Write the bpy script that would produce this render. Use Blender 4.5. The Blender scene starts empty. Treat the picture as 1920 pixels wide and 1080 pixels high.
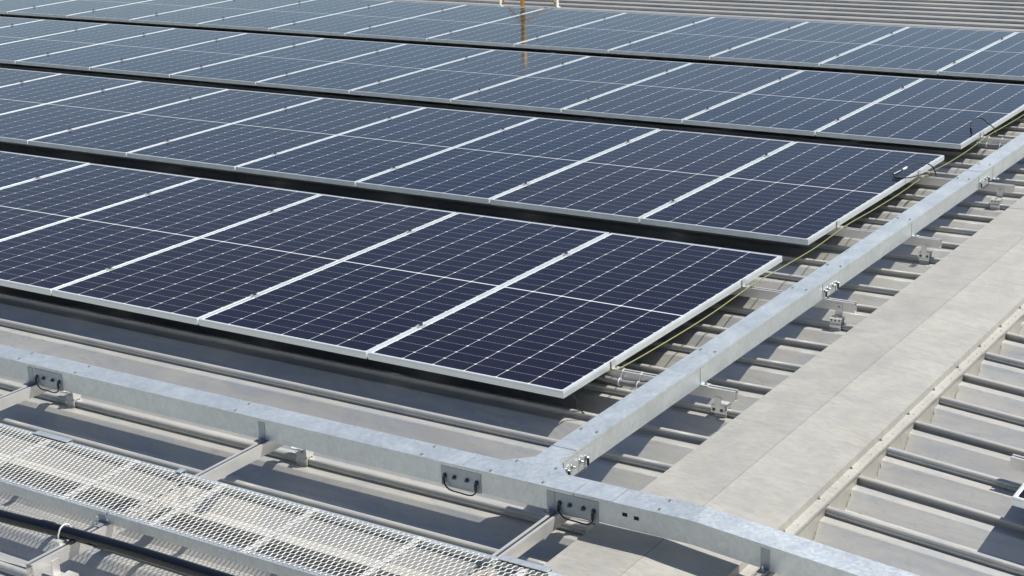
import bpy, bmesh, math, random
from mathutils import Vector, Matrix
random.seed(7)
scene = bpy.context.scene
col = scene.collection
PI = math.pi
R_ = math.radians

# ---------------------------------------------------------------- camera
cam_d = bpy.data.cameras.new('camera')
cam = bpy.data.objects.new('camera', cam_d)
col.objects.link(cam)
Mx = Matrix(((0.8352579, -0.1345158, 0.5331507), (0.5484290, 0.2736701, -0.7901457), (-0.0396204, 0.9523708, 0.3023575)))
CAMC = (3.67995, -5.84282, 2.69930)
cam.matrix_world = Matrix.Translation(CAMC) @ Mx.to_4x4()
cam_d.sensor_fit = 'HORIZONTAL'
cam_d.sensor_width = 36.0
cam_d.lens = 56.4930
cam_d.clip_start = 0.05
cam_d.clip_end = 2000
scene.camera = cam

# ---------------------------------------------------------------- sky, sun, exposure
SUN_DIR = Vector((0.46, 0.40, 1.0)).normalized()      # towards the sun
elev = math.asin(SUN_DIR.z)
azim = math.atan2(SUN_DIR.x, SUN_DIR.y)               # from +Y towards +X
world = bpy.data.worlds.new('World')
scene.world = world
world.use_nodes = True
wn = world.node_tree.nodes; wl = world.node_tree.links
wn.clear()
sky = wn.new('ShaderNodeTexSky'); sky.sky_type = 'NISHITA'; sky.sun_disc = False
sky.sun_elevation = elev; sky.sun_rotation = azim
sky.air_density = 1.0; sky.dust_density = 0.6; sky.ozone_density = 2.0
bg = wn.new('ShaderNodeBackground'); bg.inputs['Strength'].default_value = 0.09
wo = wn.new('ShaderNodeOutputWorld')
# thin bright haze low in the sky, deeper blue above it
wtc = wn.new('ShaderNodeTexCoord'); wsep = wn.new('ShaderNodeSeparateXYZ'); wl.new(wtc.outputs['Generated'], wsep.inputs[0])
wr = wn.new('ShaderNodeValToRGB'); wl.new(wsep.outputs[2], wr.inputs[0])
we = wr.color_ramp.elements
we[0].position = 0.0; we[0].color = (1.35, 1.30, 1.25, 1)
we[1].position = 0.20; we[1].color = (1.0, 0.98, 0.98, 1)
for p_, c_ in ((0.28, (0.64, 0.64, 0.70, 1)), (0.40, (0.48, 0.47, 0.56, 1)), (0.60, (0.95, 0.95, 1.0, 1))):
    e_ = we.new(p_); e_.color = c_
wm = wn.new('ShaderNodeMix'); wm.data_type = 'RGBA'; wm.blend_type = 'MULTIPLY'; wm.inputs[0].default_value = 1.0
wl.new(sky.outputs[0], wm.inputs[6]); wl.new(wr.outputs[0], wm.inputs[7])
wl.new(wm.outputs[2], bg.inputs['Color']); wl.new(bg.outputs[0], wo.inputs['Surface'])
sun_d = bpy.data.lights.new('sun', 'SUN'); sun_d.energy = 5.0; sun_d.angle = R_(0.5)
sun_d.color = (1.0, 0.955, 0.88)
sun = bpy.data.objects.new('sun', sun_d); col.objects.link(sun)
sun.rotation_euler = SUN_DIR.to_track_quat('Z', 'Y').to_euler()
sun.location = (4, 6, 12)
scene.view_settings.view_transform = 'Standard'
scene.view_settings.look = 'None'
scene.view_settings.exposure = 0.25
scene.view_settings.gamma = 1.0

# ---------------------------------------------------------------- node helpers
class NT:
    def __init__(s, name):
        s.m = bpy.data.materials.new(name); s.m.use_nodes = True
        s.n = s.m.node_tree.nodes; s.l = s.m.node_tree.links
        s.p = s.n['Principled BSDF']
        s.tc = s.n.new('ShaderNodeTexCoord')
    def set(s, inp, v):
        if isinstance(v, bpy.types.NodeSocket): s.l.new(v, inp)
        else: inp.default_value = v
    def math(s, op, a, b=None, c=None, clamp=False):
        n = s.n.new('ShaderNodeMath'); n.operation = op; n.use_clamp = clamp
        s.set(n.inputs[0], a)
        if b is not None: s.set(n.inputs[1], b)
        if c is not None: s.set(n.inputs[2], c)
        return n.outputs[0]
    def mapping(s, vec, scale=(1, 1, 1), loc=(0, 0, 0), rot=(0, 0, 0)):
        n = s.n.new('ShaderNodeMapping'); s.l.new(vec, n.inputs[0])
        n.inputs['Scale'].default_value = scale; n.inputs['Location'].default_value = loc
        n.inputs['Rotation'].default_value = rot
        return n.outputs[0]
    def noise(s, vec, scale, detail=4, rough=0.55, dist=0.0):
        n = s.n.new('ShaderNodeTexNoise'); s.l.new(vec, n.inputs['Vector'])
        n.inputs['Scale'].default_value = scale; n.inputs['Detail'].default_value = detail
        n.inputs['Roughness'].default_value = rough; n.inputs['Distortion'].default_value = dist
        return n.outputs[0]
    def ramp(s, fac, stops, interp='LINEAR'):
        n = s.n.new('ShaderNodeValToRGB'); s.l.new(fac, n.inputs[0])
        n.color_ramp.interpolation = interp
        e = n.color_ramp.elements
        while len(e) < len(stops): e.new(0.5)
        for i, (p, c) in enumerate(stops):
            e[i].position = p; e[i].color = (c, c, c, 1) if not isinstance(c, tuple) else (*c, 1)
        return n.outputs[0]
    def mix(s, fac, a, b, mode='MIX'):
        n = s.n.new('ShaderNodeMix'); n.data_type = 'RGBA'; n.blend_type = mode
        s.set(n.inputs[0], fac)
        for k, v in ((6, a), (7, b)):
            if isinstance(v, tuple): n.inputs[k].default_value = (*v, 1)
            else: s.l.new(v, n.inputs[k])
        return n.outputs[2]
    def bump(s, h, strength, dist=0.01):
        n = s.n.new('ShaderNodeBump'); n.inputs['Strength'].default_value = strength
        n.inputs['Distance'].default_value = dist; s.l.new(h, n.inputs['Height'])
        s.l.new(n.outputs[0], s.p.inputs['Normal'])
    def out(s, color=None, rough=None, metal=None, spec=None):
        if color is not None:
            if isinstance(color, tuple): s.p.inputs['Base Color'].default_value = (*color, 1)
            else: s.l.new(color, s.p.inputs['Base Color'])
        if rough is not None: s.set(s.p.inputs['Roughness'], rough)
        if metal is not None: s.set(s.p.inputs['Metallic'], metal)
        if spec is not None: s.p.inputs['Specular IOR Level'].default_value = spec
        return s.m

def m_plain(name, c, rough=0.5, metal=0.0, var=0.12, scale=30.0, spec=None):
    t = NT(name)
    nz = t.noise(t.tc.outputs['Object'], scale, 5)
    f = t.ramp(nz, [(0.3, 0.0), (0.7, 1.0)])
    c2 = tuple(x * (1 - var) for x in c)
    return t.out(t.mix(f, c2, c), t.math('MULTIPLY_ADD', f, 0.12, rough - 0.06), metal, spec)

# roof sheet: weathered zinc-aluminium, long dirty streaks along the pans, scuffs
def mat_roof():
    t = NT('weathered_roof_metal'); o = t.tc.outputs['Object']
    big = t.noise(t.mapping(o, (0.7, 3.0, 3.0)), 1.6, 6, 0.6, 0.4)
    streak = t.noise(t.mapping(o, (1.2, 26, 26)), 1.0, 5, 0.6)
    fine = t.noise(t.mapping(o, (1, 1.4, 1.4)), 24, 6, 0.7, 0.8)
    c = t.mix(t.ramp(big, [(0.32, 0.0), (0.68, 1.0)]), (0.46, 0.45, 0.415), (0.58, 0.565, 0.515))
    c = t.mix(t.math('MULTIPLY', t.ramp(streak, [(0.45, 0.0), (0.75, 1.0)]), 0.35), c, (0.37, 0.36, 0.33))
    patch = t.noise(t.mapping(o, (1.3, 4, 4)), 2.4, 5, 0.6, 1.0)
    c = t.mix(t.math('MULTIPLY', t.ramp(patch, [(0.46, 0.0), (0.62, 1.0)]), 0.5), c, (0.37, 0.40, 0.43))
    smear = t.noise(t.mapping(o, (2.2, 7, 7), (0, 0, 0), (0, 0, 0.35)), 3.2, 8, 0.78, 1.6)
    c = t.mix(t.math('MULTIPLY', t.ramp(smear, [(0.56, 0.0), (0.64, 1.0)]), 0.38), c, (0.30, 0.29, 0.26))
    # curved scuffs
    w = t.n.new('ShaderNodeTexVoronoi'); w.feature = 'DISTANCE_TO_EDGE'
    w.inputs['Scale'].default_value = 2.3
    dd = t.n.new('ShaderNodeVectorMath'); dd.operation = 'MULTIPLY_ADD'
    nv = t.n.new('ShaderNodeTexNoise'); nv.inputs['Scale'].default_value = 3.0; t.l.new(o, nv.inputs['Vector'])
    t.l.new(nv.outputs['Color'], dd.inputs[0]); dd.inputs[1].default_value = (1.2, 1.2, 1.2); t.l.new(o, dd.inputs[2])
    t.l.new(dd.outputs[0], w.inputs['Vector'])
    scuff = t.math('MULTIPLY', t.ramp(w.outputs['Distance'], [(0.0, 1.0), (0.05, 0.0)]),
                   t.ramp(fine, [(0.50, 0.0), (0.64, 0.30)]))
    c = t.mix(scuff, c, (0.28, 0.275, 0.26))
    dots = t.ramp(t.noise(o, 90, 2, 0.5), [(0.76, 0.0), (0.79, 1.0)])
    c = t.mix(t.math('MULTIPLY', dots, 0.5), c, (0.62, 0.6, 0.56))
    r = t.math('MULTIPLY_ADD', fine, 0.22, 0.36)
    t.bump(t.math('ADD', t.math('MULTIPLY', big, 1.0), t.math('MULTIPLY', fine, 0.12)), 0.25, 0.012)
    return t.out(c, r, 0.42)

def mat_cap():
    t = NT('ridge_cap_metal'); o = t.tc.outputs['Object']
    big = t.noise(o, 3.2, 7, 0.62, 0.6)
    med = t.noise(t.mapping(o, (5, 2.6, 3)), 1.3, 8, 0.75, 1.0)
    fine = t.noise(t.mapping(o, (1.0, 3.0, 1.0)), 20, 8, 0.75, 0.5)
    c = t.mix(t.ramp(big, [(0.3, 0.0), (0.7, 1.0)]), (0.38, 0.368, 0.335), (0.50, 0.485, 0.43))
    c = t.mix(t.math('MULTIPLY', t.ramp(med, [(0.50, 0.0), (0.70, 1.0)]), 0.30), c, (0.46, 0.445, 0.28))
    c = t.mix(t.math('MULTIPLY', t.ramp(fine, [(0.4, 1.0), (0.55, 0.0)]), 0.30), c, (0.27, 0.26, 0.24))
    scr = t.noise(t.mapping(o, (2, 60, 2), (0, 0, 0), (0, 0, 0.5)), 1.6, 4, 0.6, 0.3)
    c = t.mix(t.math('MULTIPLY', t.ramp(scr, [(0.60, 0.0), (0.66, 1.0)]), 0.22), c, (0.62, 0.61, 0.57))
    run = t.noise(t.mapping(o, (0.9, 14, 1)), 1.4, 6, 0.7, 0.4)
    c = t.mix(t.math('MULTIPLY', t.ramp(run, [(0.52, 0.0), (0.68, 1.0)]), 0.30), c, (0.29, 0.28, 0.25))
    sp = t.ramp(t.noise(t.mapping(o, (1, 2.2, 1)), 55, 3, 0.6), [(0.71, 0.0), (0.745, 1.0)])
    c = t.mix(t.math('MULTIPLY', sp, 0.55), c, (0.75, 0.74, 0.70))
    t.bump(t.math('ADD', big, t.math('MULTIPLY', fine, 0.1)), 0.2, 0.01)
    return t.out(c, t.math('MULTIPLY_ADD', fine, 0.2, 0.42), 0.35)

def mat_galv(name='galvanised_steel', base=(0.76, 0.81, 0.82), lo=(0.47, 0.51, 0.52), metal=0.75, r0=0.34):
    t = NT(name); o = t.tc.outputs['Object']
    v = t.n.new('ShaderNodeTexVoronoi'); v.inputs['Scale'].default_value = 75
    t.l.new(t.mapping(o, (1, 1, 0.6)), v.inputs['Vector'])
    spang = t.n.new('ShaderNodeSeparateColor'); t.l.new(v.outputs['Color'], spang.inputs[0])
    nz = t.noise(o, 7, 8, 0.7, 0.4)
    speck = t.noise(o, 160, 4, 0.7)
    wip = t.noise(t.mapping(o, (6, 6, 9)), 5, 9, 0.8, 1.5)
    drop = t.noise(t.mapping(o, (3, 3, 1)), 22, 3, 0.6, 0.6)
    c = t.mix(t.math('MULTIPLY_ADD', spang.outputs[0], 0.22, t.math('MULTIPLY', nz, 0.95)), lo, base)
    c = t.mix(t.math('MULTIPLY', t.ramp(speck, [(0.30, 1.0), (0.42, 0.0)]), 0.35), c, (0.28, 0.28, 0.27))
    white = t.math('ADD', t.ramp(wip, [(0.60, 0.0), (0.66, 0.6)]), t.ramp(drop, [(0.70, 0.0), (0.73, 0.7)]), clamp=True)
    c = t.mix(t.math('MULTIPLY', white, 0.55), c, (0.90, 0.91, 0.91))
    r = t.math('MULTIPLY_ADD', spang.outputs[1], 0.08, t.math('MULTIPLY_ADD', nz, 0.16, r0))
    t.bump(t.math('ADD', t.math('MULTIPLY', spang.outputs[2], 0.5), t.math('MULTIPLY', nz, 0.8)), 0.05, 0.003)
    return t.out(c, r, t.math('MULTIPLY_ADD', white, -0.4, metal))

def mat_cells():
    t = NT('solar_cells_under_glass')
    L, W, m = PL, PW, 0.014
    cx = (W - 2 * m - 0.006) / 6; x0 = m + 0.003
    gap = 0.0095
    cy = (L - 2 * m - 0.010 - gap) / 24; y0 = m + 0.005
    s = t.n.new('ShaderNodeSeparateXYZ'); t.l.new(t.tc.outputs['Object'], s.inputs[0])
    x, y = s.outputs[0], s.outputs[1]
    u = t.math('DIVIDE', t.math('SUBTRACT', t.math('MULTIPLY', x, -1.0), x0), cx)
    yy = t.math('SUBTRACT', t.math('ABSOLUTE', t.math('SUBTRACT', y, L / 2)), gap / 2)
    v = t.math('DIVIDE', yy, cy)
    def dist(q, k):
        return t.math('MULTIPLY', t.math('SUBTRACT', 0.5, t.math('ABSOLUTE', t.math('SUBTRACT', t.math('FRACT', q), 0.5))), k)
    du, dv = dist(u, cx), dist(v, cy)
    lineu = t.math('LESS_THAN', du, 0.0013)
    linev = t.math('LESS_THAN', dv, 0.0009)
    dash = t.math('GREATER_THAN', t.math('FRACT', t.math('MULTIPLY', u, 10.0)), 0.35)
    lv = t.math('MULTIPLY', t.math('MULTIPLY_ADD', dash, 0.42, 0.18), linev)
    dot = t.math('LESS_THAN', t.math('ADD', du, dv), 0.0085)
    bus = t.math('MULTIPLY', t.math('LESS_THAN', dist(t.math('MULTIPLY', u, 10.0), cx / 10), 0.0005), 0.05)
    mid = t.math('LESS_THAN', yy, 0.0)
    edge = t.math('MAXIMUM', t.math('MAXIMUM', t.math('LESS_THAN', u, 0.0), t.math('GREATER_THAN', u, 6.0)),
                  t.math('GREATER_THAN', v, 12.0))
    f = t.math('MAXIMUM', t.math('MAXIMUM', lineu, dot), t.math('MAXIMUM', lv, bus))
    f = t.math('MAXIMUM', f, t.math('MAXIMUM', mid, edge))
    # cell tone: differs a little from panel to panel and from cell to cell
    oi = t.n.new('ShaderNodeObjectInfo')
    cv = t.n.new('ShaderNodeCombineXYZ')
    t.l.new(t.math('FLOOR', u), cv.inputs[0]); t.l.new(t.math('FLOOR', t.math('DIVIDE', t.math('SUBTRACT', y, y0), cy)), cv.inputs[1])
    t.l.new(t.math('MULTIPLY', oi.outputs['Random'], 40.0), cv.inputs[2])
    wn_ = t.n.new('ShaderNodeTexWhiteNoise'); t.l.new(cv.outputs[0], wn_.inputs['Vector'])
    c = t.mix(oi.outputs['Random'], (0.0026, 0.0032, 0.0150), (0.0105, 0.0066, 0.0125))
    c = t.mix(t.math('MULTIPLY', wn_.outputs[0], 0.5), c, (0.0080, 0.0080, 0.0180))
    c = t.mix(f, c, (0.70, 0.70, 0.70))
    dust = t.noise(t.tc.outputs['Object'], 3.5, 6, 0.6, 0.3)
    c = t.mix(t.math('MULTIPLY', t.ramp(dust, [(0.35, 0.0), (0.8, 1.0)]), 0.008), c, (0.45, 0.45, 0.43))
    t.p.inputs['IOR'].default_value = 1.5
    return t.out(c, t.math('MULTIPLY_ADD', dust, 0.06, 0.07), 0.0, 0.23)

PW, PX, PL, PP = 1.142, 1.154, 2.426, 2.797      # panel width, spacing, length, row pitch
XR, SL = 1.02, 0.092                              # ridge line, slope of the far side

M = {}
M['roof'] = mat_roof()
M['cap'] = mat_cap()
M['galv'] = mat_galv()
M['galv_dull'] = mat_galv('dull_zinc_plate', (0.42, 0.47, 0.50), (0.32, 0.36, 0.39), 0.7, 0.38)
M['mesh'] = mat_galv('bright_zinc_mesh', (0.38, 0.38, 0.36), (0.27, 0.27, 0.26), 0.45, 0.42)
M['bar'] = mat_galv('welded_cross_bar_zinc', (0.66, 0.67, 0.67), (0.46, 0.47, 0.47), 0.35, 0.4)
M['alu'] = m_plain('mill_aluminium', (0.72, 0.71, 0.68), 0.34, 0.55, 0.08, 12)
M['frame'] = m_plain('anodised_panel_frame', (0.74, 0.79, 0.79), 0.36, 0.5, 0.05, 8)
M['cells'] = mat_cells()
M['bolt_dark'] = m_plain('blued_zinc_bolt', (0.15, 0.18, 0.24), 0.35, 0.8, 0.3, 60)
M['steel'] = m_plain('bright_bolt_steel', (0.60, 0.60, 0.58), 0.28, 0.9, 0.25, 60)
M['rubber'] = m_plain('black_cable_jacket', (0.012, 0.013, 0.012), 0.42, 0, 0.3, 40)
M['pipe'] = m_plain('glossy_black_pipe', (0.008, 0.009, 0.013), 0.16, 0, 0.3, 9)
M['conduit'] = m_plain('grey_flexible_conduit', (0.22, 0.22, 0.225), 0.45, 0, 0.15, 30)
M['wire'] = m_plain('yellow_green_wire', (0.28, 0.30, 0.10), 0.45, 0, 0.15, 30)
M['white'] = m_plain('white_plastic', (0.78, 0.78, 0.74), 0.4, 0, 0.08, 30)
M['yellow'] = m_plain('yellow_paint', (0.62, 0.36, 0.04), 0.4, 0, 0.12, 14)
M['sealant'] = m_plain('dried_sealant', (0.42, 0.40, 0.35), 0.6, 0, 0.3, 60)
M['dark'] = m_plain('dark_hole', (0.01, 0.01, 0.01), 0.8, 0, 0.1, 10)
M['ground'] = m_plain('yard_ground', (0.22, 0.21, 0.19), 0.9, 0, 0.3, 0.2)
M['wall'] = m_plain('cladding_wall', (0.5, 0.5, 0.48), 0.6, 0, 0.1, 1.0)

# ---------------------------------------------------------------- mesh helpers
def link(name, bm, mat, parent=None, smooth=False, bevel=0.0):
    if bevel:
        bmesh.ops.bevel(bm, geom=[e for e in bm.edges if len(e.link_faces) == 2 and e.calc_face_angle(0) > 0.6],
                        offset=bevel, segments=1, affect='EDGES', clamp_overlap=True)
    bmesh.ops.recalc_face_normals(bm, faces=bm.faces[:])
    me = bpy.data.meshes.new(name); bm.to_mesh(me); bm.free()
    if smooth:
        for p in me.polygons: p.use_smooth = True
    me.materials.append(M[mat])
    o = bpy.data.objects.new(name, me); col.objects.link(o)
    if parent is not None: o.parent = parent
    return o

def tag(o, label, cat, group=None):
    o['label'] = label; o['category'] = cat
    if group: o['group'] = group
    return o

def thing(name, label, cat, loc=(0, 0, 0), group=None):
    o = bpy.data.objects.new(name, None); col.objects.link(o)
    o.empty_display_size = 0.1; o.location = loc
    return tag(o, label, cat, group)

def copy_tree(o, parent=None):
    c = o.copy(); col.objects.link(c)
    if parent is not None: c.parent = parent
    for ch in list(o.children): copy_tree(ch, c)
    return c

def box(bm, x0, x1, y0, y1, z0, z1):
    v = [bm.verts.new(p) for p in ((x0, y0, z0), (x1, y0, z0), (x1, y1, z0), (x0, y1, z0),
                                   (x0, y0, z1), (x1, y0, z1), (x1, y1, z1), (x0, y1, z1))]
    for f in ((3, 2, 1, 0), (4, 5, 6, 7), (0, 1, 5, 4), (1, 2, 6, 5), (2, 3, 7, 6), (3, 0, 4, 7)):
        bm.faces.new([v[i] for i in f])
    return v

def prism(bm, poly, place):
    """poly: 2D outline; place(p, end) -> 3D point, end in 0, 1"""
    a = [bm.verts.new(place(p, 0)) for p in poly]; b = [bm.verts.new(place(p, 1)) for p in poly]
    bm.faces.new(a[::-1]); bm.faces.new(b)
    n = len(poly)
    for i in range(n): bm.faces.new((a[i], a[(i + 1) % n], b[(i + 1) % n], b[i]))

def sweep(bm, poly, stations):
    """poly in (y, z) swept along x through stations (x, dz)"""
    rings = [[bm.verts.new((x, p[0], p[1] + dz)) for p in poly] for x, dz in stations]
    bm.faces.new(rings[0][::-1]); bm.faces.new(rings[-1])
    n = len(poly)
    for a, b in zip(rings, rings[1:]):
        for i in range(n): bm.faces.new((a[i], a[(i + 1) % n], b[(i + 1) % n], b[i]))

def cyl(bm, c, r, h, axis='Z', seg=12, r2=None):
    r2 = r if r2 is None else r2
    A = {'Z': (Vector((1, 0, 0)), Vector((0, 1, 0)), Vector((0, 0, 1))),
         'X': (Vector((0, 1, 0)), Vector((0, 0, 1)), Vector((1, 0, 0))),
         'Y': (Vector((1, 0, 0)), Vector((0, 0, 1)), Vector((0, -1, 0)))}[axis]
    c = Vector(c)
    a, b = [], []
    for i in range(seg):
        t = 2 * PI * i / seg
        d = A[0] * math.cos(t) + A[1] * math.sin(t)
        a.append(bm.verts.new(c + d * r)); b.append(bm.verts.new(c + d * r2 + A[2] * h))
    bm.faces.new(a[::-1]); bm.faces.new(b)
    for i in range(seg): bm.faces.new((a[i], a[(i + 1) % seg], b[(i + 1) % seg], b[i]))

def spline(pts, n=8):
    P = [Vector(p) for p in pts]
    P = [P[0] * 2 - P[1]] + P + [P[-1] * 2 - P[-2]]
    out = []
    for i in range(1, len(P) - 2):
        for k in range(n):
            t = k / n
            out.append(0.5 * ((2 * P[i]) + (P[i + 1] - P[i - 1]) * t + (2 * P[i - 1] - 5 * P[i] + 4 * P[i + 1] - P[i + 2]) * t * t
                              + (3 * P[i] - P[i - 1] - 3 * P[i + 1] + P[i + 2]) * t ** 3))
    out.append(P[-2]); return out

def tube(bm, pts, r, seg=8, smooth_n=0):
    P = spline(pts, smooth_n) if smooth_n else [Vector(p) for p in pts]
    up = Vector((0, 0, 1)); rings = []
    d0 = (P[1] - P[0]).normalized()
    nrm = d0.cross(up)
    if nrm.length < 1e-3: nrm = d0.cross(Vector((1, 0, 0)))
    nrm.normalize()
    for i, p in enumerate(P):
        d = (P[min(i + 1, len(P) - 1)] - P[max(i - 1, 0)]).normalized()
        nrm = (nrm - d * nrm.dot(d)).normalized(); bn = d.cross(nrm)
        rings.append([bm.verts.new(p + (nrm * math.cos(2 * PI * k / seg) + bn * math.sin(2 * PI * k / seg)) * r) for k in range(seg)])
    bm.faces.new(rings[0][::-1]); bm.faces.new(rings[-1])
    for a, b in zip(rings, rings[1:]):
        for k in range(seg): bm.faces.new((a[k], a[(k + 1) % seg], b[(k + 1) % seg], b[k]))

def BM(): return bmesh.new()
def dzr(x): return -SL * max(0.0, x - XR)
ORD = ['first', 'second', 'third', 'fourth', 'fifth', 'sixth', 'seventh', 'eighth', 'ninth', 'tenth', 'eleventh',
       'twelfth', 'thirteenth', 'fourteenth', 'fifteenth', 'sixteenth', 'seventeenth']

# ---------------------------------------------------------------- ground and roof
bm = BM()
v = [bm.verts.new(p) for p in ((-600, -600, -8), (600, -600, -8), (600, 600, -8), (-600, 600, -8))]; bm.faces.new(v)
g = link('ground', bm, 'ground'); g['kind'] = 'structure'

RIB0, RIBP, RT = 0.4896, 0.3436, -0.149            # a rib line, rib spacing, top of ribs
def rib_profile(k):
    """one period from the rib at y towards -y, z relative to the rib top; two kinds of seam alternate"""
    if k % 2:   # slim bulb
        b = [(0.017, -0.035), (0.016, -0.010), (0.012, -0.004), (0.006, -0.001), (0.0, 0.0), (-0.006, -0.001), (-0.0125, -0.0045), (-0.0145, -0.008),
             (-0.0135, -0.0105), (-0.002, -0.0125), (0.004, -0.018), (0.004, -0.030), (-0.002, -0.0355)]
    else:            # lapped, broader seam
        b = [(0.018, -0.035), (0.016, -0.012), (0.010, -0.003), (0.0, 0.0), (-0.009, -0.0022), (-0.0140, -0.007), (-0.0152, -0.012),
             (-0.0120, -0.016), (-0.0150, -0.020), (-0.0145, -0.027), (-0.006, -0.030), (-0.008, -0.0355)]
    return b
bm = BM()
ks = range(-16, 86)
prof = []
for k in reversed(ks):
    y = RIB0 + RIBP * k
    for dy, dz in rib_profile(k): prof.append((y + dy, RT + dz, dz > -0.0085))
    for dy, dz in ((-0.064, -0.0370), (-0.069, -0.0395), (-0.142, -0.1010), (-0.2016, -0.1010), (-0.2746, -0.0395), (-0.2796, -0.0370)):
        prof.append((y + dy, RT + dz, False))
xs = [-24, XR, 9.0]
rings = [[bm.verts.new((x, p[0], p[1] + dzr(x))) for p in prof] for x in xs]
for a, b in zip(rings, rings[1:]):
    for i in range(len(prof) - 1):
        f = bm.faces.new((a[i], a[i + 1], b[i + 1], b[i]))
        f.smooth = prof[i][2] and prof[i + 1][2]
roof = link('roof', bm, 'roof'); roof['kind'] = 'structure'
YB, YF = prof[-1][0], prof[0][0]
bm = BM()
prism(bm, [(-23.8, -8), (8.8, -8), (8.8, -1.0), (XR, -0.30), (-23.8, -0.30)],
      lambda p, e: (p[0], (YB + 0.2) if e == 0 else (YF - 0.2), p[1]))
tag(link('building', bm, 'wall'), 'pale clad building that carries the ribbed metal roof', 'building')

# ---------------------------------------------------------------- ridge cap
cap = thing('ridge_cap', 'wide pale flat metal ridge cap crossing the ribs from bottom centre to right edge', 'ridge cap', (XR, -0.5, -0.09))
cap_o = Vector(cap.location)
def cp(x, z): return (x - cap_o.x, z + dzr(x) - cap_o.z)
y0c, y1c = -4.8 - cap_o.y, 28.0 - cap_o.y
def sheet(bm, pts, y0, y1, th=0.0012):
    up = [cp(*p) for p in pts]; dn = [(a, b - th) for a, b in up][::-1]
    prism(bm, up + dn, lambda p, e: (p[0], y0 if e == 0 else y1, p[1]))
# sheets about 3 m long, each lapping its neighbour by 8 cm
ya = y0c; k = 0
while ya < y1c:
    yb = min(ya + 3.05, y1c); b = BM(); lift = 0.0016 * (k % 2)
    sheet(b, [(XR - 0.342, -0.1465 + lift), (XR - 0.298, -0.1455 + lift), (XR - 0.292, -0.098 + lift), (XR - 0.0014, -0.0955 + lift), (XR - 0.0013, -0.0985 + lift),
              (XR + 0.0013, -0.0985 + lift), (XR + 0.0014, -0.0955 + lift), (XR + 0.316, -0.098 + lift), (XR + 0.321, -0.126 + lift), (XR + 0.360, -0.129 + lift), (XR + 0.361, -0.140 + lift)], ya, yb + 0.08)
    link('cap_sheet', b, 'cap', cap); ya = yb; k += 1
bm = BM(); n = 0
yy = -1.5
while yy < 6:
    xx = XR + 0.344
    cyl(bm, (xx - cap_o.x, yy - cap_o.y, -0.1272 + dzr(xx) - cap_o.z), 0.0035, 0.003, 'Z', 8, 0.002)
    yy += 0.13
o = link('rivets', bm, 'steel', cap); o['kind'] = 'stuff'
yy = RIB0 - 3 * RIBP - 0.01
while yy < 5:
    b = BM(); xx = XR + 0.326; z = -0.126 + dzr(xx)
    cyl(b, (xx - cap_o.x, yy - cap_o.y, z - cap_o.z), 0.007, 0.007, 'Z', 6, 0.005)
    cyl(b, (xx - cap_o.x, yy - cap_o.y, z + 0.007 - cap_o.z), 0.003, 0.006, 'Z', 8)
    link('bolt', b, 'steel', cap); yy += 2 * RIBP * 0.5
for k in range(-6, 20):      # end closures between the ribs, each with a bead of sealant
    y = RIB0 + RIBP * k; xx = XR + 0.355
    pts = [(y - 0.010, -0.130), (y - 0.010, RT - 0.036), (y - 0.066, RT - 0.038), (y - 0.142, RT - 0.101), (y - 0.2016, RT - 0.101), (y - 0.2776, RT - 0.038),
           (y - 0.326, RT - 0.036), (y - 0.326, -0.130)]
    b = BM(); z = dzr(xx)
    prism(b, pts, lambda p, e: (xx - cap_o.x - 0.001 + 0.001 * e, p[0] - cap_o.y, p[1] + z - cap_o.z - 0.0005))
    link('closure', b, 'cap', cap)
    b = BM(); q = [(y - 0.030, RT - 0.035)] + [(y - 0.066 - 0.076 * t, RT - 0.038 - 0.063 * t) for t in (0.2, 0.35, 0.5, 0.65, 0.8, 1.0)] + [(y - 0.19, RT - 0.100)]
    tube(b, [(xx - cap_o.x + 0.004 + random.uniform(-.003, .003), p[0] - cap_o.y, p[1] + z - cap_o.z + 0.001) for p in q], 0.0024, 6, 3)
    link('sealant', b, 'sealant', cap, True)

# ---------------------------------------------------------------- solar panels
FH = 0.035
def build_panel():
    root = thing('solar_panel', '', 'solar panel')
    b = BM()
    prof_ = [(0.0, -FH), (0.0, -0.0075), (0.0009, -0.0068), (0.0009, -0.0012), (0.0021, 0.0), (0.0118, 0.0), (0.0125, -0.0022), (0.0125, -0.0055),
             (0.0025, -0.0055), (0.0025, -FH + 0.0018), (0.022, -FH + 0.0018), (0.022, -FH)]
    ring = []
    for cxs, cys in ((0, 0), (1, 0), (1, 1), (0, 1)):
        r = []
        for d, z in prof_:
            x = -d if cxs == 0 else -(PW - d)
            y = d if cys == 0 else PL - d
            r.append(b.verts.new((x, y, z)))
        ring.append(r)
    n = len(prof_)
    for i in range(4):
        a, c = ring[i], ring[(i + 1) % 4]
        for j in range(n): b.faces.new((a[j], a[(j + 1) % n], c[(j + 1) % n], c[j]))
    link('frame', b, 'frame', root)
    b = BM(); box(b, -PW + 0.0115, -0.0115, 0.0115, PL - 0.0115, -0.0055 + 0.0002, -0.0020)
    link('glass', b, 'cells', root)
    return root
proto = build_panel()
rowname = ['front', 'second', 'third', 'fourth']
counts = [8, 11, 13, 16]
first = True
for r in range(4):
    for i in range(counts[r]):
        p = proto if first else copy_tree(proto); first = False
        p.location = (-i * PX - 0.002, r * PP, 0)
        p.rotation_euler = (random.uniform(-.0004, .0004), random.uniform(-.0008, .0008), 0)
        which = 'rightmost in the' if i == 0 else ORD[i] + ' from the right in the'
        rr = ['nearest row', 'second nearest row', 'third nearest row', 'farthest row'][r]
        p['label'] = 'dark blue solar panel, %s %s' % (which, rr)
        p['group'] = 'solar panels in rows on the near roof slope'
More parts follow.
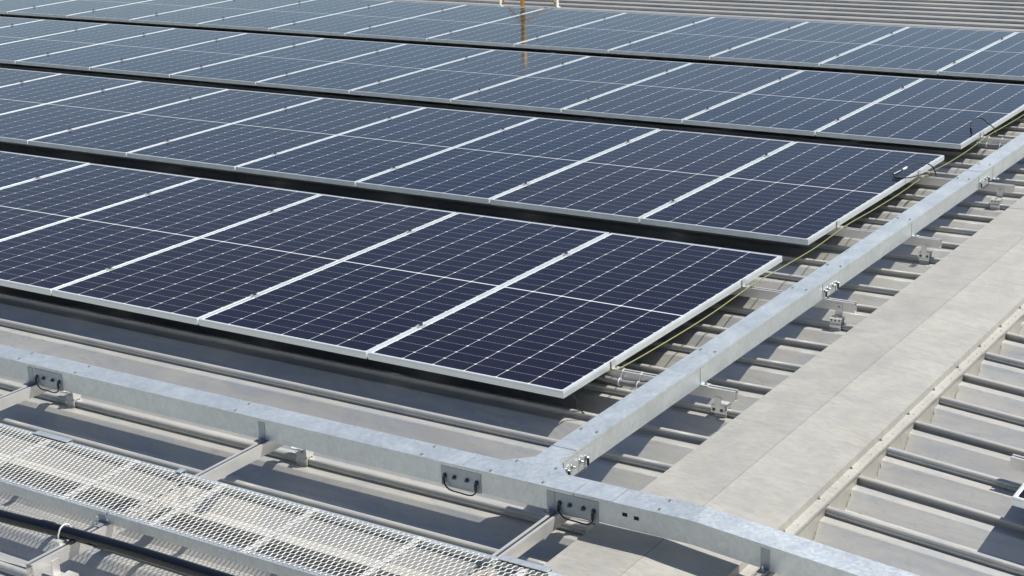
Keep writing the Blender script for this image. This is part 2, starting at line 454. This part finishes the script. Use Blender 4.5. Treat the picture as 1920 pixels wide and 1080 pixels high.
for i in range(2):
    p = copy_tree(proto); x = 2.045 + PW + i * PX; p.location = (x, 0.05, dzr(x) + 0.001); p.rotation_euler = (0, math.atan(SL), 0)
    p['label'] = ['solar panel corner with white frame poking in at the right edge beyond the ridge cap',
                  'solar panel outside the frame beside the one beyond the ridge cap'][i]
    p['group'] = 'solar panels beyond the ridge cap'

# mid clamps on every seam
def build_midclamp():
    root = thing('panel_clamp', '', 'clamp')
    b = BM(); box(b, -0.021, 0.021, -0.02, 0.02, 0.0006, 0.0036); box(b, -0.008, 0.008, -0.02, 0.02, -0.03, 0.0006)
    link('clamp_plate', b, 'alu', root)
    b = BM(); cyl(b, (0, 0, 0.0036), 0.0105, 0.008, 'Z', 6); cyl(b, (0, 0, 0.0116), 0.0045, 0.012, 'Z', 8)
    link('bolt', b, 'bolt_dark', root)
    return root
RY = [0.455, 1.905]
cproto = build_midclamp(); first = True
for r in range(4):
    for i in range(1, counts[r]):
        for e in (0, 1):
            c = cproto if first else copy_tree(cproto); first = False
            c.location = (-i * PX + 0.004, r * PP + RY[e], 0.0)
            c['label'] = 'small clamp on %s end of %s seam from right, %s panel row' % (
                ('near', 'far')[e], ORD[i - 1], ['nearest', 'second nearest', 'third nearest', 'farthest'][r])
            c['group'] = 'clamps between neighbouring panels'

# ---------------------------------------------------------------- rails
RAIL = [(-0.019, -0.053), (0.019, -0.053), (0.019, 0.0), (0.006, 0.0), (0.006, -0.0035), (0.016, -0.0035), (0.016, -0.018), (0.008, -0.018), (0.008, -0.022), (0.016, -0.022),
        (0.016, -0.049), (-0.016, -0.049), (-0.016, -0.0035), (-0.006, -0.0035), (-0.006, 0.0), (-0.019, 0.0)]
RZ = -0.0358
for r in range(4):
    for e in (0, 1):
        y = r * PP + RY[e] + (0.0, 0.0)[e]
        b = BM(); xe = 0.655
        prism(b, RAIL, lambda p, q: ((-counts[r] * PX - 0.1) if q == 0 else 0.0, p[0], p[1]))
        o = link('mounting_rail', b, 'alu'); o.location = (xe, y, RZ)
        tag(o, 'aluminium rail under the %s edge of the %s panel row' % (
            ('near', 'far')[e], ['nearest', 'second', 'third', 'farthest'][r]), 'rail', 'rails under the panel rows')
# rail beyond the ridge
b = BM(); prism(b, RAIL, lambda p, q: (3.0 * q, p[0], p[1]))
o = link('mounting_rail', b, 'alu'); o.location = (1.915, 0.505, RZ + dzr(1.915)); o.rotation_euler = (0, math.atan(SL), 0)
tag(o, 'short stub of aluminium rail at the right edge beyond the ridge cap', 'rail')
# rails running towards the camera, under the front tray and the walkway
RXF = [-2.405, -0.905, 0.600, 1.495]
for i, x in enumerate(RXF):
    b = BM(); y0, y1 = (-2.36, -0.885)
    prism(b, RAIL, lambda p, q: (p[0], 0.0 if q == 0 else y1 - y0, p[1]))
    o = link('support_rail', b, 'alu'); o.location = (x, y0, RZ + dzr(x))
    tag(o, ['aluminium support rail under the front tray at the left edge of the picture', 'aluminium support rail whose open end sticks out at bottom left',
            'aluminium support rail meeting the front tray just left of the tee junction bolts', 'aluminium support rail under the sloping tray at bottom right'][i], 'rail', 'rails under the front cable tray')

# ---------------------------------------------------------------- roof clamps
def clamp_body(b, w=0.062):
    # two jaws round the rib seam: foot lips, barrel, waist and an upper shoulder
    F = [(-0.036, -0.046), (-0.036, -0.042), (-0.024, -0.040), (-0.0235, -0.030), (-0.029, -0.020), (-0.029, -0.008), (-0.020, 0.002), (-0.019, 0.010), (-0.026, 0.013), (-0.026, 0.027)]
    Bk = [(0.026, 0.027), (0.026, 0.013), (0.019, 0.010), (0.020, 0.002), (0.029, -0.008), (0.029, -0.020), (0.0235, -0.030), (0.024, -0.040), (0.036, -0.042), (0.036, -0.046),
          (0.022, -0.045), (0.0185, -0.032), (0.021, -0.015), (0.012, 0.003), (-0.012, 0.003), (-0.021, -0.015), (-0.0185, -0.032), (-0.022, -0.045)]
    prism(b, F + Bk, lambda p, q: (-w / 2 + w * q, p[0], p[1]))
def roof_clamp(x, y, label, kind, group, dz=0.0, off=0.0):
    root = thing('roof_clamp', label, 'roof clamp', (x, y, RT + dz), group)
    b = BM(); clamp_body(b); link('jaws', b, 'alu', root)
    if kind == 'direct':       # front plate with two bolts, a tongue rises in front of the rail
        off = min(off, -0.030); yo = off - 0.004
        b = BM(); box(b, -0.017, 0.017, yo, off - 0.0004, 0.0315, 0.074); box(b, -0.034, 0.034, yo, 0.024, 0.0275, 0.0313); box(b, -0.034, 0.034, yo - 0.0002, yo + 0.0036, -0.004, 0.0273)
        link('bracket', b, 'alu', root)
        for sx in (-0.020, 0.020):
            b = BM(); cyl(b, (sx, yo - 0.0004, 0.010), 0.0085, 0.002, 'Y', 12); cyl(b, (sx, yo - 0.0024, 0.010), 0.0055, 0.006, 'Y', 6); link('bolt', b, 'bolt_dark', root)
    elif kind == 'reach':      # tall plate on the rail, a tab reaching forward to the clamp
        b = BM(); box(b, -0.021, 0.021, off - 0.0042, off - 0.0004, 0.0315, 0.100); box(b, -0.021, 0.021, -0.034, off - 0.0004, 0.0275, 0.0313)
        box(b, -0.034, -0.0212, -0.034, 0.020, 0.0275, 0.0313); box(b, 0.0212, 0.034, -0.030, 0.024, 0.0275, 0.0313)
        link('bracket', b, 'alu', root)
        b = BM(); cyl(b, (0, off - 0.0044, 0.080), 0.010, 0.002, 'Y', 12); cyl(b, (0, off - 0.0064, 0.080), 0.006, 0.007, 'Y', 6); link('bolt', b, 'steel', root)
        b = BM(); cyl(b, (0, -0.012, 0.0313), 0.007, 0.007, 'Z', 6); link('bolt', b, 'steel', root)
        for sx in (-0.022, 0.0, 0.022):
            b = BM(); cyl(b, (sx, -0.0262, 0.020), 0.0045, 0.002, 'Y', 8); link('hole', b, 'dark', root)
    elif kind == 'side':       # L bracket standing against the side of a rail
        b = BM(); box(b, -0.0675, -0.0225, -0.014, 0.022, 0.0275, 0.0313); box(b, -0.069, -0.0675, -0.014, 0.022, 0.0275, 0.090)
        box(b, 0.014, 0.031, -0.026, 0.026, 0.0275, 0.046); box(b, -0.022, 0.0138, 0.006, 0.026, 0.0275, 0.046); box(b, -0.014, 0.0138, -0.034, 0.0058, 0.0405, 0.046)
        link('bracket', b, 'alu', root)
        b = BM(); cyl(b, (-0.003, -0.012, 0.0275), 0.0075, 0.007, 'Z', 6); link('bolt', b, 'steel', root)
    return root
def ribnear(y): return RIB0 + RIBP * round((y - RIB0) / RIBP)
mg = 'roof clamps under the rails beside the main tray'
for r in range(3):
    rr = ['nearest', 'second', 'third'][r]
    for e in (0, 1):
        y = r * PP + RY[e]; yr = RIB0 + RIBP * math.floor((y + 0.05 - RIB0) / RIBP); off = y - 0.019 - yr
        roof_clamp(0.570, yr, 'roof clamp by the long tray, %s rail of the %s panel row' % (('near', 'far')[e], rr), 'direct' if off < 0.0 else 'reach', mg, 0.0, off)
fg = 'roof clamps beside the front support rails'
for i, x in enumerate(RXF[:3]):
    nm = ['left edge rail', 'middle rail', 'rail by the tee junction'][i]
    roof_clamp(x + 0.088, RIB0 - 4 * RIBP, 'roof clamp on the rib below the front tray beside the ' + nm, 'side', fg)
    roof_clamp(x + 0.088, RIB0 - 8 * RIBP, 'roof clamp in front of the walkway beside the ' + nm, 'side', fg)

# ---------------------------------------------------------------- cable trays
TZ0, TZ1 = -0.035, 0.065
TYF, TYB = -1.030, -0.905
TXL, TXR = 0.368, 0.478
LIP = 0.014; OV = 0.0034
def tray_x(root, stations):
    b = BM()
    st = [(x - root.location.x, dz) for x, dz in stations]
    y0, y1 = TYF - root.location.y, TYB - root.location.y
    zz = root.location.z
    sweep(b, [(y0, TZ0 - zz), (y1, TZ0 - zz), (y1, TZ1 - 0.004 - zz), (y0, TZ1 - 0.004 - zz)], st)
    link('tray_body', b, 'galv', root)
def lid_x(root, stations, up=0.0, ov=OV):
    b = BM(); st = [(x - root.location.x, dz + up) for x, dz in stations]
    y0, y1 = TYF - root.location.y, TYB - root.location.y; zz = root.location.z
    P = [(y0 - ov, TZ1 - LIP), (y0 - ov, TZ1), (y1 + ov, TZ1), (y1 + ov, TZ1 - LIP), (y1 + ov * 0.4, TZ1 - LIP), (y1 + ov * 0.4, TZ1 - 0.0015), (y0 - ov * 0.4, TZ1 - 0.0015), (y0 - ov * 0.4, TZ1 - LIP)]
    sweep(b, [(p[0], p[1] - zz) for p in P], st)
    return link('lid', b, 'galv', root)
def screw(root, x, y, z):
    b = BM(); l = root.location
    cyl(b, (x - l.x, y - l.y, z - l.z), 0.0085, 0.0012, 'Z', 12); cyl(b, (x - l.x, y - l.y, z + 0.0012 - l.z), 0.0055, 0.0042, 'Z', 6, 0.0045)
    link('screw', b, 'steel', root)
gx = 'galvanised cable tray pieces'
# front run, left piece
tA = thing('cable_tray', 'galvanised lidded cable tray piece leaving the picture at the left edge', 'cable tray', (-3.4, -0.97, TZ0), gx)
tray_x(tA, [(-4.6, 0), (-2.302, 0)]); lid_x(tA, [(-4.6, 0), (-2.43, 0)], 0.0)
for x in (-3.5, -2.531):
    screw(tA, x, -0.924, TZ1); screw(tA, x, -1.006, TZ1)
tB = thing('cable_tray', 'long galvanised lidded cable tray across the foreground left of the tee junction', 'cable tray', (-1.1, -0.97, TZ0), gx)
tray_x(tB, [(-2.298, 0), (0.146, 0)]); lid_x(tB, [(-2.428, 0), (-2.236, 0)], 0.0016, 0.004); lid_x(tB, [(-2.234, 0), (0.148, 0)])
for x in (-2.123, -1.088, -0.058):
    screw(tB, x, -0.924, TZ1); screw(tB, x, -1.014, TZ1)
# tee junction
tT = thing('cable_tray', 'galvanised tee junction tray with flared lid where the two tray runs meet', 'cable tray', (0.42, -0.95, TZ0), gx)
def outline(o):
    return [(0.150, TYF - o), (0.150, TYB + o), (0.272 - o * .4, TYB + o), (TXL - o, -0.812 + o * .4), (TXL - o, -0.684), (TXR + o, -0.684), (TXR + o, -0.812 + o * .4), (0.572 + o * .4, TYB + o),
            (0.678, TYB + o), (0.678, TYF - o)]
b = BM(); prism(b, outline(0.0), lambda p, q: (p[0] - 0.42, p[1] + 0.95, 0.0 if q == 0 else TZ1 - TZ0 - 0.004)); link('tray_body', b, 'galv', tT)
b = BM(); prism(b, outline(OV), lambda p, q: (p[0] - 0.42, p[1] + 0.95, TZ1 - TZ0 - 0.0035 if q == 0 else TZ1 - TZ0 + 0.0004)); link('lid', b, 'galv', tT)
b = BM(); box(b, 0.150 - 0.42, 0.678 - 0.42, TYF - OV - 0.0002 + 0.95, TYF - 0.0006 + 0.95, TZ1 - LIP - TZ0, TZ1 - TZ0 - 0.0036); link('lid_lip', b, 'galv', tT)
b = BM(); box(b, TXR + 0.0006 - 0.42, TXR + OV + 0.0002 - 0.42, -0.806 + 0.95, -0.684 + 0.95, TZ1 - LIP - TZ0, TZ1 - TZ0 - 0.0036); link('lid_lip', b, 'galv', tT)
for x, y in ((0.326, -0.886), (0.505, -0.875), (0.530, -1.011), (0.286, -1.016)): screw(tT, x, y, TZ1 + 0.0004)
# right pieces: level, then bending down over the ridge
tC = thing('cable_tray', 'galvanised cable tray right of the tee that bends down over the ridge', 'cable tray', (1.2, -0.97, TZ0), gx)
XB = 1.19
def bent(xs): return [(x, -SL * max(0, x - XB)) for x in xs]
tray_x(tC, bent([0.682, XB, 3.6])); lid_x(tC, [(0.6805, 0), (0.850, 0)], 0.0006, 0.0026); lid_x(tC, bent([0.852, XB, 3.6]))
for x in (1.043, 2.3):
    screw(tC, x, -0.922, TZ1 + bent([x])[0][1]); screw(tC, x, -1.006, TZ1 + bent([x])[0][1])
b = BM()
for xx, zz, rr in ((0.905, 0.022, 0.0075), (0.955, 0.018, 0.0075)):
    box(b, xx - 0.011 - 1.2, xx + 0.011 - 1.2, TYF - 0.0006 + 0.97, TYF - 0.0002 + 0.97, zz - rr - TZ0, zz + rr - TZ0)
link('slot', b, 'dark', tC, False, 0.0)
# main run away from the camera
def tray_y(label, y0, y1, lids, screws):
    root = thing('cable_tray', label, 'cable tray', ((TXL + TXR) / 2, (y0 + y1) / 2, TZ0), gx); l = root.location
    b = BM(); box(b, TXL - l.x, TXR - l.x, y0 - l.y, y1 - l.y, 0, TZ1 - 0.004 - l.z); link('tray_body', b, 'galv', root)
    for a, c, up, ov in lids:
        b = BM()
        P = [(TXL - ov, TZ1 - LIP), (TXL - ov, TZ1), (TXR + ov, TZ1), (TXR + ov, TZ1 - LIP), (TXR + ov * .4, TZ1 - LIP), (TXR + ov * .4, TZ1 - 0.0015), (TXL - ov * .4, TZ1 - 0.0015), (TXL - ov * .4, TZ1 - LIP)]
        prism(b, P, lambda p, q: (p[0] - l.x, (a if q == 0 else c) - l.y, p[1] + up - l.z)); link('lid', b, 'galv', root)
    for y in screws:
        screw(root, TXL + 0.016, y, TZ1 + 0.001); screw(root, TXR - 0.018, y, TZ1 + 0.001)
tray_y('nearest piece of the long galvanised tray running away beside the panels', -0.680, 1.974, [(-0.680, 1.976, 0.0008, 0.003)], [-0.477, 0.628, 1.70])
tray_y('middle piece of the long galvanised tray running away beside the panels', 1.978, 4.588, [(1.979, 4.588, 0.0, OV)], [2.17, 3.25, 4.35])
tray_y('far piece of the long galvanised tray that leaves at the right edge', 4.592, 9.5, [(4.591, 9.5, 0.0012, 0.003)], [4.79, 6.2])

# splice plates with bolts and earth jumpers
def splice_front(x0, x1, label):
    root = thing('splice_plate', label, 'splice plate', ((x0 + x1) / 2, TYF - 0.001, 0.0), 'splice plates with jumper wires')
    w = (x1 - x0) / 2; b = BM(); box(b, -w, w, -0.0022, 0.0006, TZ0 - 0.004, TZ1 - LIP - 0.0016); link('plate', b, 'galv_dull', root)
    xs = [-0.80 * w, -0.32 * w, 0.32 * w, 0.80 * w]
    for x in xs:
        b = BM(); cyl(b, (x, -0.0024, 0.008), 0.0105, 0.002, 'Y', 14); cyl(b, (x, -0.0044, 0.008), 0.0075, 0.007, 'Y', 6); cyl(b, (x, -0.0114, 0.008), 0.004, 0.006, 'Y', 8)
        link('bolt', b, 'bolt_dark', root)
    b = BM(); e = xs[0], xs[3]
    tube(b, [(e[0], -0.012, 0.002), (e[0] + 0.003, -0.014, -0.022), (e[0] + 0.028, -0.016, -0.044), (0, -0.016, -0.048), (e[1] - 0.022, -0.016, -0.048), (e[1] + 0.002, -0.014, -0.028), (e[1], -0.012, 0.002)], 0.0032, 8, 6)
    jw = link('jumper_wire', b, 'rubber', root, True)
    for x in e:
        b = BM(); cyl(b, (x, -0.0128, -0.024), 0.0058, 0.026, 'Z', 8); link('sleeve', b, 'rubber', jw)
def splice_main(y0, y1, label, four=True):
    root = thing('splice_plate', label, 'splice plate', (TXR + 0.001, (y0 + y1) / 2, 0.0), 'splice plates with jumper wires')
    w = (y1 - y0) / 2; b = BM(); box(b, -0.0006, 0.0022, -w, w, TZ0 - 0.002, TZ1 - LIP - 0.0016); link('plate', b, 'galv', root)
    ys = [-0.80 * w, -0.36 * w, 0.32 * w, 0.80 * w]
    for y in ys:
        b = BM(); cyl(b, (0.0024, y, 0.008), 0.0105, 0.002, 'X', 14); cyl(b, (0.0044, y, 0.008), 0.0075, 0.007, 'X', 6); cyl(b, (0.0114, y, 0.008), 0.004, 0.009, 'X', 8)
        link('bolt', b, 'steel', root)
    b = BM(); e = ys[0], ys[3]
    tube(b, [(0.012, e[0], 0.002), (0.014, e[0] + 0.003, -0.02), (0.016, e[0] + 0.028, -0.036), (0.016, 0, -0.038), (0.016, e[1] - 0.025, -0.036), (0.014, e[1], -0.022), (0.012, e[1], 0.002)], 0.0032, 8, 6)
    jw = link('jumper_wire', b, 'rubber', root, True)
    for y in e:
        b = BM(); cyl(b, (0.0128, y, -0.024), 0.0058, 0.026, 'Z', 8); link('sleeve', b, 'rubber', jw)
splice_front(-2.400, -2.204, 'bolted splice plate with black jumper wire on the front tray near the left edge')
splice_front(0.048, 0.244, 'bolted splice plate with black jumper wire just left of the tee junction')
splice_front(0.597, 0.789, 'bolted splice plate with black jumper wire just right of the tee junction')
splice_main(-0.778, -0.590, 'bolted splice plate with earth wire where the long tray leaves the tee')
splice_main(1.875, 2.080, 'bolted splice plate with earth wire halfway along the long tray')
splice_main(4.500, 4.700, 'bolted splice plate with earth wire far along the long tray')

# hold-down brackets
def hold(x, y, side, label, dz=0.0):
    root = thing('tray_bracket', label, 'bracket', (x, y, TZ0 + dz), 'brackets holding the trays to the rails'); b = BM()
    if side == 'front':
        box(b, -0.018, 0.018, -0.0026, -0.0004, 0.001, 0.084); box(b, -0.018, 0.018, -0.040, -0.0026, 0.0008, 0.0036)
        link('angle', b, 'galv_dull', root)
        b = BM(); cyl(b, (0, -0.024, 0.0036), 0.009, 0.002, 'Z', 12); cyl(b, (0, -0.024, 0.0056), 0.0065, 0.006, 'Z', 6); cyl(b, (0, -0.024, 0.0116), 0.003, 0.014, 'Z', 8)
    else:
        box(b, 0.0004, 0.0026, -0.018, 0.018, 0.001, 0.084); box(b, 0.0026, 0.038, -0.018, 0.018, 0.0008, 0.0036)
        link('angle', b, 'galv', root)
        b = BM(); cyl(b, (0.022, 0, 0.0036), 0.009, 0.002, 'Z', 12); cyl(b, (0.022, 0, 0.0056), 0.0065, 0.006, 'Z', 6); cyl(b, (0.022, 0, 0.0116), 0.003, 0.010, 'Z', 8)
    link('bolt', b, 'steel', root)
for x, n in ((-2.430, 'near the left edge of the picture'), (-0.925, 'over the middle support rail'), (0.575, 'over the rail left of the tee bolts')):
    hold(x, TYF, 'front', 'zinc bracket on the front tray face ' + n)
hold(1.485, TYF, 'front', 'zinc angle bracket on the face of the sloping tray at bottom right', dzr(1.485) + 0.016)
for r in range(2):
    for e in (0, 1):
        if (r, e) in ((0, 1),): continue
        hold(TXR, r * PP + RY[e] + (0.0 if (r, e) != (1, 1) else 0.12), 'side', 'zinc bracket on the long tray side at the %s rail of the %s row' % (('near', 'far')[e], ['nearest', 'second'][r]))

# ---------------------------------------------------------------- walkway of expanded mesh
WY0, WY1, WZ = -1.968, -1.532, 0.010
def walkway(x0, x1, bars, label):
    root = thing('walkway_grating', label, 'walkway', (x0, WY0, TZ0), 'sections of the mesh walkway')
    def loc(x, y, z): return (x - x0, y - WY0, z - TZ0)
    for yy, s, nm in ((WY0, 1, 'side_channel'), (WY1, -1, 'side_channel')):
        b = BM()
        P = [(0, 0), (0, 0.045), (0.030, 0.045), (0.030, 0.0425), (0.0025, 0.0425), (0.0025, 0.0025), (0.022, 0.0025), (0.022, 0)]
        prism(b, [(p[0] * s, p[1]) for p in P], lambda p, q: ((0.002 if q == 0 else x1 - x0 - 0.002), yy - WY0 + p[0], p[1]))
        link(nm, b, 'galv', root)
    b = BM(); sw, lw = 0.0122, 0.0290
    ya, yb = WY0 + 0.012, WY1 - 0.012
    nx = int((x1 - x0 - 0.006) / sw); ny = int((yb - ya) / lw)
    zc = WZ + 0.0035
    for i in range(nx):
        for j in range(ny + 1):
            if (i + j) % 2: continue
            for dj in (1, -1):
                if not (0 <= j + dj <= ny): continue
                a = Vector((x0 + 0.003 + i * sw, ya + j * lw, zc)); c = Vector((x0 + 0.003 + (i + 1) * sw, ya + (j + dj) * lw, zc))
                k1 = Vector((0, 0.34 * lw * dj, 0)); hu, hw = 0.0012, 0.0008
                up = Vector((0.0009, 0, 0.0016 * dj))          # raised mesh: strands climb over each other
                path = [a - k1 * 0.15 + Vector((0.0008, 0, 0)), a + k1 + Vector((0.0008, 0, 0)) + up * 0.5, c - k1 - Vector((0.0008, 0, 0)) - up * 0.5, c + k1 * 0.15 - Vector((0.0008, 0, 0))]
                ringp = None
                for n_, pt in enumerate(path):
                    d = (path[min(n_ + 1, 3)] - path[max(n_ - 1, 0)]).normalized()
                    s_ = Vector((-d.y, d.x, 0)).normalized(); ang = R_(35)
                    u = s_ * math.cos(ang) * (1 if dj > 0 else -1) + Vector((0, 0, 1)) * math.sin(ang); w = d.cross(u)
                    ring_ = [b.verts.new(loc(*(pt + u * hu * su + w * hw * sv))) for su, sv in ((-1, -1), (1, -1), (1, 1), (-1, 1))]
                    if ringp:
                        for q in range(4): b.faces.new((ringp[q], ringp[(q + 1) % 4], ring_[(q + 1) % 4], ring_[q]))
                    ringp = ring_
    link('mesh', b, 'mesh', root)
    for xb in bars:
        b = BM(); box(b, xb - 0.013 - x0, xb + 0.013 - x0, 0.0045, WY1 - WY0 - 0.0045, 0.034, 0.0458); link('cross_bar', b, 'bar', root)
walkway(-2.95, -0.905, [-2.70, -2.19, -1.69, -1.17], 'expanded mesh walkway section running off the left edge of the picture')
walkway(-0.900, 0.640, [-0.67, -0.19, 0.32], 'middle expanded mesh walkway section along the bottom edge')
walkway(0.645, 1.9, [0.80, 1.30], 'short visible end of the expanded mesh walkway at bottom centre')
for x0, x1, n in ((-1.80, -1.586, 'at the left'), (0.680, 0.890, 'at bottom centre'), (-0.930, -0.90, 'midway along')):
    b = BM(); box(b, 0, x1 - x0, -0.028, 0.004, 0.0, 0.003); box(b, 0, x1 - x0, 0.0042, 0.0062, -0.03, 0.003)
    o = link('joint_plate', b, 'galv', None); o.location = (x0, WY1 + 0.0, WZ + (0.0075 if x1 - x0 > 0.1 else 0.009))
    tag(o, 'thin zinc joint plate on the back edge of the walkway ' + n, 'joint plate', 'joint plates on the walkway edge')
# hooks that tie the walkway to the rail
b = BM(); box(b, -0.022, 0.022, -0.045, -0.002, 0.0008, 0.0036); box(b, -0.022, 0.022, -0.0022, -0.0002, 0.0036, 0.030)
root = thing('tray_bracket', 'zinc bracket with hooked bolt on the front side of the walkway', 'bracket', (-0.925, WY0, TZ0), 'brackets holding the trays to the rails')
link('angle', b, 'galv_dull', root)
b = BM(); cyl(b, (0, -0.028, 0.0036), 0.007, 0.006, 'Z', 6); tube(b, [(0, -0.028, 0.009), (0, -0.028, 0.028), (-0.004, -0.026, 0.034), (-0.009, -0.024, 0.030)], 0.0025, 6, 4); link('bolt', b, 'steel', root)

# ---------------------------------------------------------------- pipe in front of the walkway
pr_ = thing('pipe', 'glossy black pipe lying across the rail in front of the walkway at bottom left', 'pipe', (-0.9, -2.135, -0.01))
b = BM(); tube(b, [(-3.2, -0.13, 0), (-1.6, -0.075, 0), (-0.5, -0.035, 0), (0.0, -0.002, 0), (0.5, 0.012, 0), (1.6, 0.004, 0)], 0.0245, 20, 8)
link('pipe_body', b, 'pipe', pr_, True)
b = BM(); tube(b, [(-0.175, -0.011, 0), (-0.115, -0.008, 0)], 0.0262, 20); link('coupling', b, 'pipe', pr_)
ub = thing('pipe_clamp', 'white U-shaped clamp holding the black pipe to the rail end', 'clamp', (-0.955, -2.135, RZ))
b = BM(); tube(b, [(0, -0.036, -0.004), (0, -0.034, 0.025)] + [(0, 0.030 * -math.cos(t), 0.024 + 0.030 * math.sin(t)) for t in [PI * k / 10 for k in range(1, 10)]] + [(0, 0.034, 0.025), (0, 0.036, 0.002)], 0.0036, 8)
link('strap', b, 'white', ub, True)
b = BM(); box(b, -0.016, 0.030, -0.058, -0.020, -0.002, 0.010); box(b, 0.010, 0.018, -0.056, -0.03, -0.012, -0.002); link('foot', b, 'alu', ub)

# ---------------------------------------------------------------- end clamps, earth wire, conduits, loose cables
for r in range(3):
    for e in (0, 1):
        y = r * PP + RY[e]
        root = thing('end_clamp', 'end clamp with earthing lug, right edge of the %s row, %s rail' % (['nearest', 'second', 'third'][r], ('near', 'far')[e]),
                     'clamp', (0.0, y, RZ), 'end clamps at the right ends of the panel rows')
        b = BM(); box(b, -0.006, 0.0045, -0.020, 0.020, 0.0362, 0.0392); box(b, 0.0012, 0.0045, -0.020, 0.020, 0.0008, 0.0362); box(b, 0.0045, 0.030, -0.020, 0.020, 0.0008, 0.0040)
        link('clamp_plate', b, 'alu', root)
        b = BM(); cyl(b, (0.017, 0.0, 0.004), 0.007, 0.008, 'Z', 6); cyl(b, (0.017, 0.0, 0.012), 0.0035, 0.006, 'Z', 8); link('bolt', b, 'steel', root)
        b = BM(); box(b, 0.034, 0.060, -0.010, 0.010, 0.0006, 0.004); cyl(b, (0.042, 0.0, 0.004), 0.007, 0.007, 'Z', 6); cyl(b, (0.058, -0.002, 0.002), 0.008, 0.010, 'Z', 8)
        link('earthing_lug', b, 'steel', root)
pts = [(-0.10, 0.30, -0.075), (-0.02, 0.40, -0.045), (0.050, 0.452, -0.022)]
ywp = [0.455, 1.905, 3.252, 4.702, 6.049, 7.50, 8.85]
for a, c in zip(ywp, ywp[1:]):
    pts += [(0.043 + 0.01 * random.random(), a + (c - a) * 0.33, -0.036), (0.043 + 0.01 * random.random(), a + (c - a) * 0.66, -0.038), (0.052, c, -0.022)]
b = BM(); tube(b, pts, 0.0030, 8, 6); tag(link('earth_wire', b, 'wire', None, True), 'thin yellow-green earth wire strung along the right edge of all panel rows', 'wire')

def conduit(y, label, s=1.0):
    root = thing('conduit', label, 'conduit', (0.02, y, -0.078), 'grey conduits between panels and tray'); b = BM()
    tube(b, [(-0.30, 0.01, 0.01), (-0.12, 0.0, 0.006), (0.0, -0.010, 0.0), (0.10, -0.010, -0.002), (0.20, 0.010, 0.002), (0.32, 0.05, 0.02), (0.40, 0.08, 0.03)], 0.0145, 12, 6)
    link('conduit_body', b, 'conduit', root, True)
    for x in (0.045, 0.145):
        b = BM(); tube(b, [(x, -0.010 + 0.018 * math.cos(t), -0.001 + 0.018 * math.sin(t)) for t in [2 * PI * k / 14 for k in range(15)]], 0.003, 6)
        tube(b, [(x, -0.006, 0.016), (x + 0.006, 0.004, 0.050), (x + 0.010, 0.02, 0.058)], 0.003, 6); link('cable_tie', b, 'white', root)
conduit(0.415, 'grey flexible conduit strapped with two white ties below the near rail of the nearest row')
conduit(2 * PP + RY[0] - 0.05, 'grey flexible conduit strapped with white ties beside the far rail near the right edge')

def loop(label, pts, r=0.0042, conn=None, white=None):
    root = thing('loose_cable', label, 'cable', pts[0], 'loose black cables at the panel ends'); b = BM(); l = Vector(pts[0])
    tube(b, [Vector(p) - l for p in pts], r, 8, 8); link('cable_body', b, 'rubber', root, True)
    if conn:
        b = BM(); tube(b, [Vector(p) - l for p in conn], 0.0095, 10); link('plug', b, 'rubber', root)
    if white:
        b = BM(); tube(b, [Vector(p) - l for p in white], 0.008, 10); link('marker_sleeve', b, 'white', root)
loop('black cable loop with connector lying over the right corner of the second panel row',
     [(0.075, 4.86, -0.09), (0.069, 4.785, 0.01), (0.020, 4.752, 0.045), (-0.035, 4.64, 0.052), (-0.062, 4.55, 0.036), (-0.095, 4.470, 0.018), (-0.060, 4.425, 0.006), (0.020, 4.46, 0.010), (0.070, 4.62, 0.004), (0.075, 4.74, -0.028)],
     0.0045, [(-0.098, 4.466, 0.016), (-0.072, 4.528, 0.030)], [(-0.064, 4.548, 0.036), (-0.050, 4.586, 0.044)])
loop('black cable arching upright over the right edge of the third panel row',
     [(0.030, 6.33, -0.06), (0.030, 6.25, 0.0), (0.028, 6.137, 0.05), (-0.029, 6.15, 0.085), (-0.075, 6.12, 0.088), (-0.080, 6.05, 0.07), (-0.06, 5.98, 0.045), (-0.045, 5.96, 0.010)],
     0.0045, [(-0.058, 5.975, 0.045), (-0.044, 5.955, 0.006)], None)
loop('thin black cable hanging from the front right corner of the nearest row to the roof',
     [(-0.03, 0.10, -0.037), (-0.012, 0.115, -0.07), (-0.002, 0.13, -0.11), (0.02, 0.135, -0.15), (0.08, 0.17, -0.18), (0.20, 0.20, -0.17), (0.38, 0.22, -0.09)], 0.0034)
loop('second thin black cable looping below the front right corner of the nearest row',
     [(-0.02, 0.18, -0.037), (-0.030, 0.16, -0.08), (-0.022, 0.145, -0.13), (0.02, 0.15, -0.165), (0.09, 0.19, -0.185), (0.22, 0.23, -0.17), (0.39, 0.26, -0.09)], 0.0034)
# ---------------------------------------------------------------- yellow stand behind the farthest row
st = thing('yellow_stand', 'yellow painted tubular stand with white feet behind the farthest panel row', 'stand', (-7.86, 11.78, RT))
b = BM(); tube(b, [(0, 0, 0.012), (0, 0, 1.05)], 0.030, 14); link('post', b, 'yellow', st, True)
for fx, fy in ((-0.28, -0.06), (0.44, 0.10)):
    b = BM(); s = 1 if fx > 0 else -1
    tube(b, [(fx, fy, 0.03), (fx - 0.05 * s, fy, 0.15), (fx * 0.72, fy * 0.7, 0.28), (fx * 0.25, fy * 0.25, 0.44), (0, 0, 0.48)], 0.012, 10, 5); br = link('brace', b, 'yellow', st, True)
    b = BM(); box(b, fx - 0.02 + 0.03 * s, fx + 0.03 + 0.03 * s, fy - 0.03, fy + 0.03, 0.0, 0.008); box(b, fx + 0.02 * s, fx + 0.028 * s + 0.01, fy - 0.025, fy + 0.025, 0.008, 0.12)
    link('foot', b, 'white', st)
